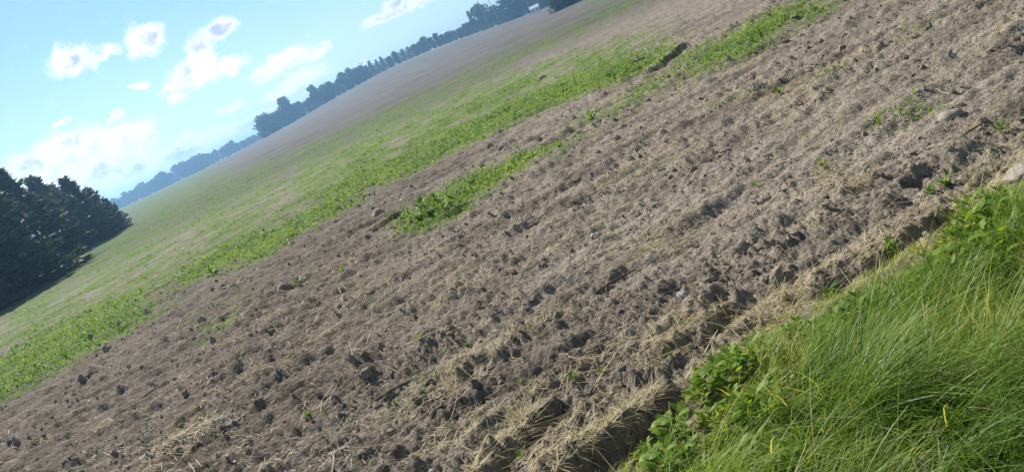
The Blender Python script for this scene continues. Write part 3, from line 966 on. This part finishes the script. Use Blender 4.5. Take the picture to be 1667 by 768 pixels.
# clods one can pick out in the photograph first, then others strewn over the near field
named = [(1270, 452, 26), (1290, 440, 20), (1248, 462, 14), (1245, 324, 20), (865, 357, 22), (460, 470, 30), (615, 352, 30), (480, 455, 22), (1510, 378, 20), (1352, 355, 20), (1310, 368, 18), (700, 620, 18), (1015, 598, 20),
         (1170, 545, 16), (930, 655, 30), (960, 640, 26), (990, 632, 22), (1200, 300, 14), (555, 500, 18), (640, 610, 16), (900, 600, 14), (880, 130, 26), (1040, 100, 24), (820, 240, 22), (800, 245, 20), (1405, 510, 24), (1430, 505, 18)]
cl_xy = []
for (xx, yy, w) in named:
    X, Y, Z = pixp(xx, yy); cl_xy.append((X, Y, Z, px_size(xx, yy, w) / 2))
while len(cl_xy) < 130:
    a_ = rad(rc.uniform(-37, 37)); r_ = math.exp(rc.uniform(math.log(2.3), math.log(16)))
    X, Y = r_ * math.sin(a_), r_ * math.cos(a_)
    if float(verge(np.array([X]), np.array([Y]))[0]) > -0.05 or float(green_mask(np.array([X]), np.array([Y]))[0]) > 0.4: continue
    cl_xy.append((X, Y, on(X, Y), (0.010 + 0.022 * rc.random() ** 2) * (0.7 + 0.06 * r_)))
for i, (X, Y, Z, s) in enumerate(cl_xy):
    link('soil_clod', CL[i % 6], loc=(X, Y, Z - s * 0.12), rot=(rc.uniform(-.4, .4), rc.uniform(-.4, .4), rc.uniform(0, 6.28)), scale=s,
         label='brown clod of dry soil lying on the tilled field', cat='clod', group='large soil clods on the field')

# stones
STN = [(1112, 481, 22, M_grey, 'pale grey angular stone lying near the grass verge', 'stone', 401),
       (1028, 567, 11, M_pale, 'small round pinkish pebble beside a clump of straw', 'pebble', 402),
       (701, 763, 10, M_pale, 'white pebble below the dry turf slab', 'pebble', 403),
       (708, 671, 12, M_pale, 'greyish pebble half sunk in brown soil', 'pebble', 404),
       (1548, 190, 34, M_soilstone, 'flat greyish stone on the smooth dry soil', 'stone', 405),
       (1668, 288, 60, M_soilstone, 'large dusty stone half buried at the edge of the leafy verge', 'stone', 406),
       (1594, 306, 9, M_pale, 'small round white pebble in the shaded furrow', 'pebble', 407),
       (1186, 602, 10, M_pale, 'white pebble among weeds on the verge edge', 'pebble', 408),
       (968, 391, 10, M_pale, 'cream pebble lying amid straw', 'pebble', 409)]
for xx, yy, w, mt, lb, nm, sd in STN:
    X, Y, Z = pixp(xx, yy); s = px_size(xx, yy, w) / 2
    me = mesh_np(nm, *lump(sd, 0.16, 3, 0.72), mt, True)
    link(nm, me, loc=(X, Y, Z + s * (0.0 if mt is M_soilstone else 0.22)), rot=(0, 0, sd), scale=s, label=lb, cat='stone')

# ------------------------------------------------------------------ straw
n = 150000
x, y, r = scatter(n, -44, 44, 1.6, 17)
sm = straw_mask(x, y)
keep = (verge(x, y) < 0.1) & (RNG.random(n) < (0.10 + 0.75 * sm ** 0.8) * np.clip(1.2 - r * 0.03, 0.4, 1)) & (green_mask(x, y) < 0.6)
x, y, r, sm = x[keep], y[keep], r[keep], sm[keep]; n = len(x)
Ls = np.clip(RNG.lognormal(math.log(0.042), 0.65, n), 0.012, 0.24)
hd = np.where(RNG.random(n) < 0.3, ROW + RNG.normal(0, 0.4, n) + np.where(RNG.random(n) < .5, 0, math.pi), RNG.uniform(0, 6.28, n))
h0 = height(x, y); ex, ey = x + np.cos(hd) * Ls, y + np.sin(hd) * Ls
h1 = height(ex, ey); hm = height((x + ex) / 2, (y + ey) / 2)
lift = np.clip(hm - (h0 + h1) / 2, 0, 0.03)
base = np.stack([x, y, h0 + lift + 0.005], 1)
lean = math.pi / 2 - np.arctan2(h1 - h0, Ls) - np.abs(RNG.normal(0.0, 0.10, n))
V, F, bi = ribbons(base, hd, Ls, RNG.uniform(0.0015, 0.0036, n) * np.clip(0.7 + r * 0.08, 0.8, 1.6), lean, RNG.normal(0.0, 0.25, n), 2, 'stalk')
tn = np.clip(RNG.normal(0.45, 0.25, n), 0, 1)
print('straw', n)
link('straw_litter', mesh_np('straw_litter', V, F, M_straw, False, {'tint': tn[bi]}), kind='stuff', label='short pale straw pieces strewn over the brown soil', cat='straw')


def stalk_mesh(name, pts, r0, mat):
    V, F = tube(pts, np.linspace(r0, r0 * 0.6, len(pts)), 6)
    return mesh_np(name, V, F, mat, True, {'tint': np.full(len(V), 0.75)})


ST = [stalk_mesh('straw_stalk', [(-0.5, 0, 0), (-0.2, 0.03 * k, 0.03), (0.15, 0.05 - 0.04 * k, 0.035), (0.5, 0.02 * k, 0.0)], 0.013, M_straw) for k in (-1, 0, 1, 2)]
stp = [(160, 685, 28, 80), (425, 605, 60, 25), (690, 425, 40, 20), (1290, 610, 60, 25), (880, 330, 40, 20), (1345, 305, 40, 15), (1385, 455, 40, 50), (1530, 150, 50, 130), (700, 555, 70, 5), (545, 720, 60, 30), (735, 480, 50, 100), (760, 440, 60, 30),
       (985, 316, 60, -30), (1130, 470, 30, 75), (1090, 590, 90, 30), (930, 590, 60, -60), (845, 590, 40, -60), (740, 640, 60, 70), (610, 620, 50, 60), (470, 690, 50, 10), (520, 560, 60, 20), (350, 620, 50, 25), (300, 735, 60, 20)]
for i, (xx, yy, L, ang) in enumerate(stp):
    X, Y, Z = pixp(xx, yy); s = px_size(xx, yy, L) * 1.15
    link('straw_stalk', ST[i % 4], loc=(X, Y, Z + 0.012), rot=(rc.uniform(-.1, .1), rc.uniform(-.08, .08), rad(ang - 25) * 0.8), scale=(s, s, s),
         label='long pale straw stalk lying on the brown soil', cat='straw', group='long straw stalks on the field')
# wood chip and twigs
X, Y, Z = pixp(402, 725); s = px_size(402, 725, 30)
V, F = lump(501, 0.12, 3, 0.5); V = V * np.array([0.5, 0.11, 0.16])
link('wood_chip', mesh_np('wood_chip', V, F, M_chip), loc=(X, Y, Z + 0.012), rot=(0, 0.1, rad(-75)), scale=s, label='bleached white splinter of wood lying on dark soil', cat='wood chip')
for k, (xx, yy) in enumerate(((358, 751), (372, 748), (384, 753))):
    X, Y, Z = pixp(xx, yy); s = px_size(xx, yy, 10)
    V, F = lump(510 + k, 0.2, 2, 0.6); V = V * np.array([0.5, 0.25, 0.3])
    link('wood_chip', mesh_np('wood_chip', V, F, M_chip), loc=(X, Y, Z + 0.008), rot=(0, 0, k * 1.1), scale=s, label='tiny white chip in the dark hollow below the splinter', cat='wood chip', group='tiny white chips')
for k, (xx, yy, L, an) in enumerate(((258, 632, 48, 30), (335, 705, 40, 45), (1000, 462, 110, 18), (645, 630, 90, 12), (1585, 215, 70, 20))):
    X, Y, Z = pixp(xx, yy); s = px_size(xx, yy, L)
    V, F = tube([(-0.5, 0, 0), (-0.1, 0.03, 0.03), (0.2, -0.02, 0.035), (0.5, 0.02, 0.01)], [0.022, 0.02, 0.018, 0.01], 7)
    link('dark_twig', mesh_np('dark_twig', V, F, M_twig), loc=(X, Y, Z + 0.012), rot=(0, 0, rad(an) * 0.9), scale=s, label='dark dead twig lying along the tilled rows', cat='twig', group='dead twigs on the field')

# dry turf: old grass combed over the upturned slabs
Vs, Fs, Ts, off = [], [], [], 0


def thatch(a, b, w, n, L0, L1, spread=0.5, up=0.2, head0=None):
    n = int(n * 0.5)
    """grass rooted along the crest from a to b and hanging towards the viewer / along the row"""
    global off
    a = np.array(pixp(*a)[:2]); b = np.array(pixp(*b)[:2])
    t_ = np.clip(RNG.choice(RNG.random(max(6, n // 22)), n) + RNG.normal(0, 0.012, n), 0, 1); s_ = RNG.normal(0, w, n)
    ab = b - a; nrm = np.array([ab[1], -ab[0]]) / np.hypot(*ab)
    xy = a + np.outer(t_, ab) + np.outer(s_, nrm)
    z = height(xy[:, 0], xy[:, 1])
    h0 = math.atan2(ab[1], ab[0]) if head0 is None else head0
    hd = h0 + RNG.normal(0, spread, n)
    V, F, bi = ribbons(np.column_stack([xy, z - 0.004]), hd, RNG.uniform(L0, L1, n), RNG.uniform(0.0022, 0.0046, n), math.pi / 2 - np.abs(RNG.normal(up, 0.22, n)), RNG.uniform(0.1, 0.7, n), 4)
    Vs.append(V); Fs.append(F + off); Ts.append(np.clip(RNG.normal(0.5, 0.25, n), 0, 1)[bi]); off += len(V)


thatch((770, 775), (885, 668), 0.035, 1000, 0.05, 0.15, 0.8, 0.22, rad(60))
thatch((830, 700), (885, 670), 0.03, 420, 0.07, 0.17, 0.6, 0.3, rad(90))
thatch((880, 790), (1075, 655), 0.04, 1400, 0.05, 0.15, 0.9, 0.18, rad(30))
thatch((1035, 590), (1120, 545), 0.07, 600, 0.04, 0.12, 1.5, 0.2)
thatch((1110, 545), (1185, 492), 0.07, 600, 0.04, 0.13, 1.5, 0.2)
thatch((200, 760), (380, 665), 0.10, 1200, 0.05, 0.14, 0.6, 0.2)
thatch((1320, 290), (1350, 280), 0.08, 300, 0.05, 0.14, 1.0, 0.3)
thatch((1370, 300), (1410, 300), 0.06, 260, 0.06, 0.16, 0.6, 0.2)
thatch((1010, 410), (1110, 390), 0.12, 500, 0.05, 0.14, 0.8, 0.2)
thatch((1210, 550), (1290, 490), 0.08, 500, 0.06, 0.15, 1.4, 0.35)
thatch((690, 470), (820, 405), 0.14, 500, 0.05, 0.14, 0.7, 0.15)
thatch((1330, 460), (1440, 420), 0.07, 350, 0.05, 0.16, 1.0, 0.4)
link('dry_turf_grass', mesh_np('dry_turf_grass', np.concatenate(Vs), np.concatenate(Fs), M_thatch, False, {'tint': np.concatenate(Ts)}), kind='stuff', label='dry yellow grass matted over the turned turf', cat='dry grass')

# ------------------------------------------------------------------ green growth in the field (low leaves, uncountable)
n = 230000
x, y, r = scatter(n, -44, 44, 2.4, 60)
gm = green_mask(x, y)
keep = (RNG.random(n) < gm ** 1.3) & (verge(x, y) < -0.05)
keep &= RNG.random(n) < np.clip(0.35 + r * 0.04, 0, 1.0) * np.where(gm > 0.6, 1.0, 0.6)
x, y, r, gm = x[keep], y[keep], r[keep], gm[keep]; n = len(x)
k = 3
bx_ = np.repeat(x, k); by_ = np.repeat(y, k); br = np.repeat(r, k); gk = np.repeat(gm, k)
bx_ = bx_ + RNG.normal(0, 0.012, n * k); by_ = by_ + RNG.normal(0, 0.012, n * k)
bz_ = np.repeat(height(x, y), k)
Lw = RNG.uniform(0.03, 0.085, n * k) * np.clip(0.6 + br * 0.020, 0.7, 1.5) * (0.5 + 0.85 * gk)
V, F, bi = ribbons(np.column_stack([bx_, by_, bz_ - 0.004]), RNG.uniform(0, 6.28, n * k), Lw, Lw * np.where(RNG.random(n * k) < 0.65, RNG.uniform(0.07, 0.14, n * k), RNG.uniform(0.2, 0.36, n * k)), np.abs(RNG.normal(0.5, 0.3, n * k)), RNG.uniform(0.2, 1.2, n * k), 2, 'leaf')
tn = np.clip(0.5 + 0.35 * fbm(x * 0.6, y * 0.6, 2, 220) + RNG.normal(0, 0.18, n), 0, 1)
print('field weeds', n)
link('field_weeds', mesh_np('field_weeds', V, F, M_weed, False, {'tint': np.repeat(tn, k)[bi]}), kind='stuff', label='low bright green weeds growing in strips across the field', cat='weeds')


# single weed plants one can pick out
def weed_mesh(seed, nl, L, W, lean=(0.4, 1.2), up=0.0):
    rng = np.random.default_rng(seed)
    hd = np.arange(nl) * 2.4 + rng.normal(0, 0.2, nl)
    base = np.column_stack([rng.normal(0, 0.05, nl) * L, rng.normal(0, 0.05, nl) * L, rng.uniform(-0.05, up, nl) * L])
    V, F, bi = ribbons(base, hd, L * rng.uniform(0.6, 1.1, nl), np.full(nl, W) * rng.uniform(0.7, 1.2, nl), rng.uniform(*lean, nl), rng.uniform(0.2, 0.9, nl), 5, 'leaf')
    tn = np.clip(rng.normal(0.55, 0.25, nl), 0, 1)
    return mesh_np('weed_plant', V, F, M_weed, True, {'tint': tn[bi]})


WD = [weed_mesh(601, 26, 1.0, 0.20, up=0.5), weed_mesh(602, 22, 1.0, 0.16, (0.2, 1.1), 0.3), weed_mesh(603, 22, 1.0, 0.26, (0.4, 1.3), 0.7), weed_mesh(604, 30, 1.0, 0.07, (0.1, 1.0), 0.1)]
weeds = [(935, 612, 26, 0, 'small bright green leafy weed on bare brown soil'), (847, 613, 24, 3, None), (980, 600, 24, 3, None), (683, 545, 28, 3, None), (505, 672, 24, 1, 'yellow-green seedling alone on the dark soil'), (560, 435, 26, 1, None),
         (690, 330, 34, 2, 'tall dark leafy weed at the end of the near green strip'), (712, 322, 30, 0, None), (700, 345, 26, 0, None), (725, 335, 24, 2, None), (680, 350, 24, 0, None), (735, 318, 22, 1, None), (965, 192, 30, 2, 'dark bushy weed at the gap between two green strips'), (850, 738, 18, 2, 'small yellow-green leaf in the furrow between turf slabs'), (732, 750, 14, 1, None),
         (1230, 295, 26, 3, 'dark green spiky weed on smooth pale soil'), (1432, 192, 30, 3, None), (1340, 265, 26, 1, None), (345, 438, 24, 0, 'dark green tuft in the left green strip'), (490, 458, 26, 0, None), (906, 354, 18, 3, None),
         (1095, 575, 26, 2, None), (1350, 455, 40, 2, 'dusty weed with broken leaves at the furrow edge'), (1455, 408, 36, 2, 'broad-leaved weed with pale curled leaf on the shaded furrow'), (1540, 290, 34, 0, None), (1515, 305, 30, 1, None), (1630, 205, 30, 0, None),
         (565, 675, 20, 3, None), (630, 640, 22, 3, None), (1170, 535, 30, 0, None), (1160, 580, 36, 0, None), (1185, 575, 30, 2, None), (1430, 470, 30, 0, None), (1390, 490, 30, 1, None), (760, 555, 20, 3, None), (1205, 140, 18, 3, None), (1270, 150, 20, 0, None)]
for i, (xx, yy, w, k, lb) in enumerate(weeds):
    X, Y, Z = pixp(xx, yy + w * 0.3); s = px_size(xx, yy, w) * 0.62
    link('weed_plant', WD[k], loc=(X, Y, Z), rot=(0, 0, i * 1.7), scale=s, label=lb or 'small green weed growing singly on the tilled soil', cat='weed', group='single weeds on the tilled soil')

# ------------------------------------------------------------------ grass verge
def verge_blades(nt, per, kind, x0, x1, y0, y1, hole=None):
    tx = RNG.uniform(x0, x1, nt); ty = RNG.uniform(y0, y1, nt)
    if hole: 
        o_ = ~((tx > hole[0]) & (tx < hole[1]) & (ty > hole[2])); tx, ty = tx[o_], ty[o_]; nt = len(tx)
    tv = verge(tx, ty); tr_ = np.hypot(tx, ty)
    kp = (tv > (0.03 if kind else 0.0) + 0.16 * fbm(tx * 3.5, ty * 3.5, 2, 230)) & (tv < 2.4) & (tr_ > 0.5) & (RNG.random(nt) < np.clip(1.35 - 0.13 * tr_, 0.3, 1))
    tx, ty, tv = tx[kp], ty[kp], tv[kp]; nt = len(tx)
    big = sstep(0.06, 0.9, tv) * np.clip(0.72 + 1.15 * fbm(tx * 2.6, ty * 2.6, 3, 240), 0.34, 1.6)
    th_ = -0.1 + 1.5 * fbm(tx * 1.1, ty * 1.1, 2, 250) + RNG.normal(0, 0.5, nt)
    tl = np.clip(0.5 + 0.8 * fbm(tx * 1.7, ty * 1.7, 2, 260), 0, 1)
    gd = np.array([pix_ground(*c_) for c_ in ((1300, 560), (1370, 590), (1430, 610), (1480, 560), (1250, 600), (1330, 650))])
    pd = np.max([np.exp(-((tx - c_[0]) ** 2 + (ty - c_[1] + 0.1) ** 2) / 0.05) for c_ in gd], 0)
    gk_ = pix_ground(1560, 720); pk = np.exp(-((tx - gk_[0]) ** 2 + (ty - gk_[1]) ** 2) / 0.22)
    big = big * (1 + 0.35 * pd)
    tdry = np.clip(0.85 * pd - 0.4 * pk + 0.2 + 0.9 * fbm(tx * 1.2 + 3, ty * 1.5, 2, 270) + 0.35 * sstep(0.5, 0.1, tv), 0, 1)
    ttint = np.clip(RNG.beta(2.2, 1.9, nt) + 0.5 * fbm(tx * 2.2 + 7, ty * 2.2, 2, 280) - 0.30 * pk, 0, 1)
    R_ = lambda a: np.repeat(a, per)
    n = nt * per
    sp = 0.022 if kind else 0.05
    x = R_(tx) + RNG.normal(0, sp, n); y = R_(ty) + RNG.normal(0, sp, n)
    if kind: Lb = (0.06 + 0.30 * R_(big)) * RNG.uniform(0.4, 1.15, n)
    else: Lb = (0.05 + 0.07 * R_(big)) * RNG.uniform(0.5, 1.3, n)
    hd = R_(th_) + RNG.normal(0, 0.42 if kind else 1.4, n)
    lean = np.clip(RNG.normal(0.5, 0.25, n) + 0.55 * R_(tl), 0, 1.45)
    bend = RNG.uniform(0.2, 0.8, n) + 0.35 * R_(tl)
    W_ = 0.0014 + 0.0034 * RNG.random(n) ** 1.8 + 0.003 * (RNG.random(n) < 0.08) if kind else RNG.uniform(0.002, 0.0045, n)
    V, F, bi = ribbons(np.column_stack([x, y, height(x, y, False) - 0.004]), hd, Lb, W_, lean, bend, 4 if kind else 3, 'blade', RNG.normal(0, 0.6, n))
    tn = np.clip(0.10 + 0.62 * R_(ttint) + 0.22 * R_(tdry) + RNG.normal(0, 0.08, n), 0, 0.84)
    tn = np.where(RNG.random(n) < 0.06 + 0.32 * R_(tdry) ** 2, RNG.uniform(0.85, 1.0, n), tn)
    return V, F, tn[bi]


parts_ = [verge_blades(6200, 17, True, -0.7, 3.7, 0.9, 4.0), verge_blades(3800, 11, False, -0.7, 3.7, 0.9, 4.0),
          verge_blades(3000, 12, True, -4.5, 6.0, -0.2, 4.6, (-0.7, 3.7, 0.9))]
V = np.concatenate([q_[0] for q_ in parts_]); tnv = np.concatenate([q_[2] for q_ in parts_])
fo = np.cumsum([0] + [len(q_[0]) for q_ in parts_]); F = np.concatenate([q_[1] + fo[k_] for k_, q_ in enumerate(parts_)]); n = len(F)
print('verge blades', n)
link('verge_grass', mesh_np('verge_grass', V, F, M_grass, False, {'tint': tnv}), kind='stuff', label='long green grass lodged over on the near verge', cat='grass')

# longer stems swept over the lodged grass
n = 330
x = RNG.uniform(0.1, 3.2, n); y = RNG.uniform(1.2, 3.4, n); v = verge(x, y); k_ = v > 0.18
x, y = x[k_], y[k_]; n = len(x)
V, F, bi = ribbons(np.column_stack([x, y, height(x, y)]), 0.2 + RNG.normal(0, 0.9, n), RNG.uniform(0.25, 0.5, n), RNG.uniform(0.0014, 0.0026, n), RNG.uniform(0.5, 1.15, n), RNG.uniform(0.4, 1.2, n), 7, 'stalk')
link('grass_stems', mesh_np('grass_stems', V, F, M_grass, False, {'tint': RNG.uniform(0.72, 1.0, n)[bi]}), kind='stuff', label='pale seed stems swept across the verge grass', cat='grass')

def leafy_mesh(seed, nl, W):
    """many short leaves spread up through a low dome"""
    rng = np.random.default_rng(seed)
    a = rng.uniform(0, 6.28, nl); rr_ = 0.8 * np.sqrt(rng.random(nl)); zz_ = rng.uniform(0, 1.0, nl) * (1.05 - 0.6 * rr_)
    base = np.column_stack([np.cos(a) * rr_, np.sin(a) * rr_, zz_])
    L = rng.uniform(0.35, 0.62, nl)
    V, F, bi = ribbons(base, a + rng.normal(0, 0.9, nl), L, L * W * 2.2, rng.uniform(0.5, 1.4, nl), rng.uniform(0.1, 0.9, nl), 4, 'leaf')
    k = 10; sa = np.arange(k) * 0.63
    V2, F2, b2 = ribbons(np.column_stack([0.05 * np.cos(sa), 0.05 * np.sin(sa), np.full(k, -0.06)]), sa, np.full(k, 1.1), np.full(k, 0.035), rng.uniform(0.1, 0.8, k), np.full(k, 0.2), 4, 'stalk')
    tn = np.clip(rng.normal(0.68, 0.25, nl), 0, 1)
    return mesh_np('verge_weed', np.concatenate([V, V2]), np.concatenate([F, F2 + len(V)]), M_weed, True, {'tint': np.concatenate([tn[bi], np.full(len(V2), 0.4)])})


# leafy weeds in the verge edge (nettle and dock like clumps, each a plant)
VW = [leafy_mesh(611, 60, 0.20), leafy_mesh(612, 75, 0.15), leafy_mesh(613, 46, 0.26)]
rv = random.Random(21)
vpl = [(1560, 380), (1590, 360), (1625, 345), (1655, 335), (1540, 420), (1575, 410), (1610, 395), (1645, 380), (1520, 440), (1560, 440), (1600, 430), (1640, 420), (1470, 470), (1440, 480), (1400, 500), (1660, 360), (1590, 330), (1630, 318),
       (1200, 590), (1230, 570), (1170, 610), (1150, 630), (1250, 545), (1300, 530), (1205, 650), (1160, 670), (1110, 690), (1060, 730), (1130, 720), (1090, 745), (1180, 700), (1240, 660), (1330, 540), (1370, 520), (1210, 730), (1290, 745), (1150, 755), (1260, 610)]
for i, (xx, yy) in enumerate(vpl):
    X, Y, Z = pixp(xx, yy + 14); s = rv.uniform(0.07, 0.12) if xx > 1500 else rv.uniform(0.045, 0.10)
    link('verge_weed', VW[i % 3], loc=(X, Y, Z - 0.004), rot=(0, 0, i * 2.1), scale=s,
         label='leafy green weed in the lush clump beside the half-buried dusty stone' if xx > 1500 else ('leafy green weed growing up through the verge grass' if i >= 30 else 'leafy green weed along the ragged verge edge'), cat='weed', group='leafy weeds in the verge')
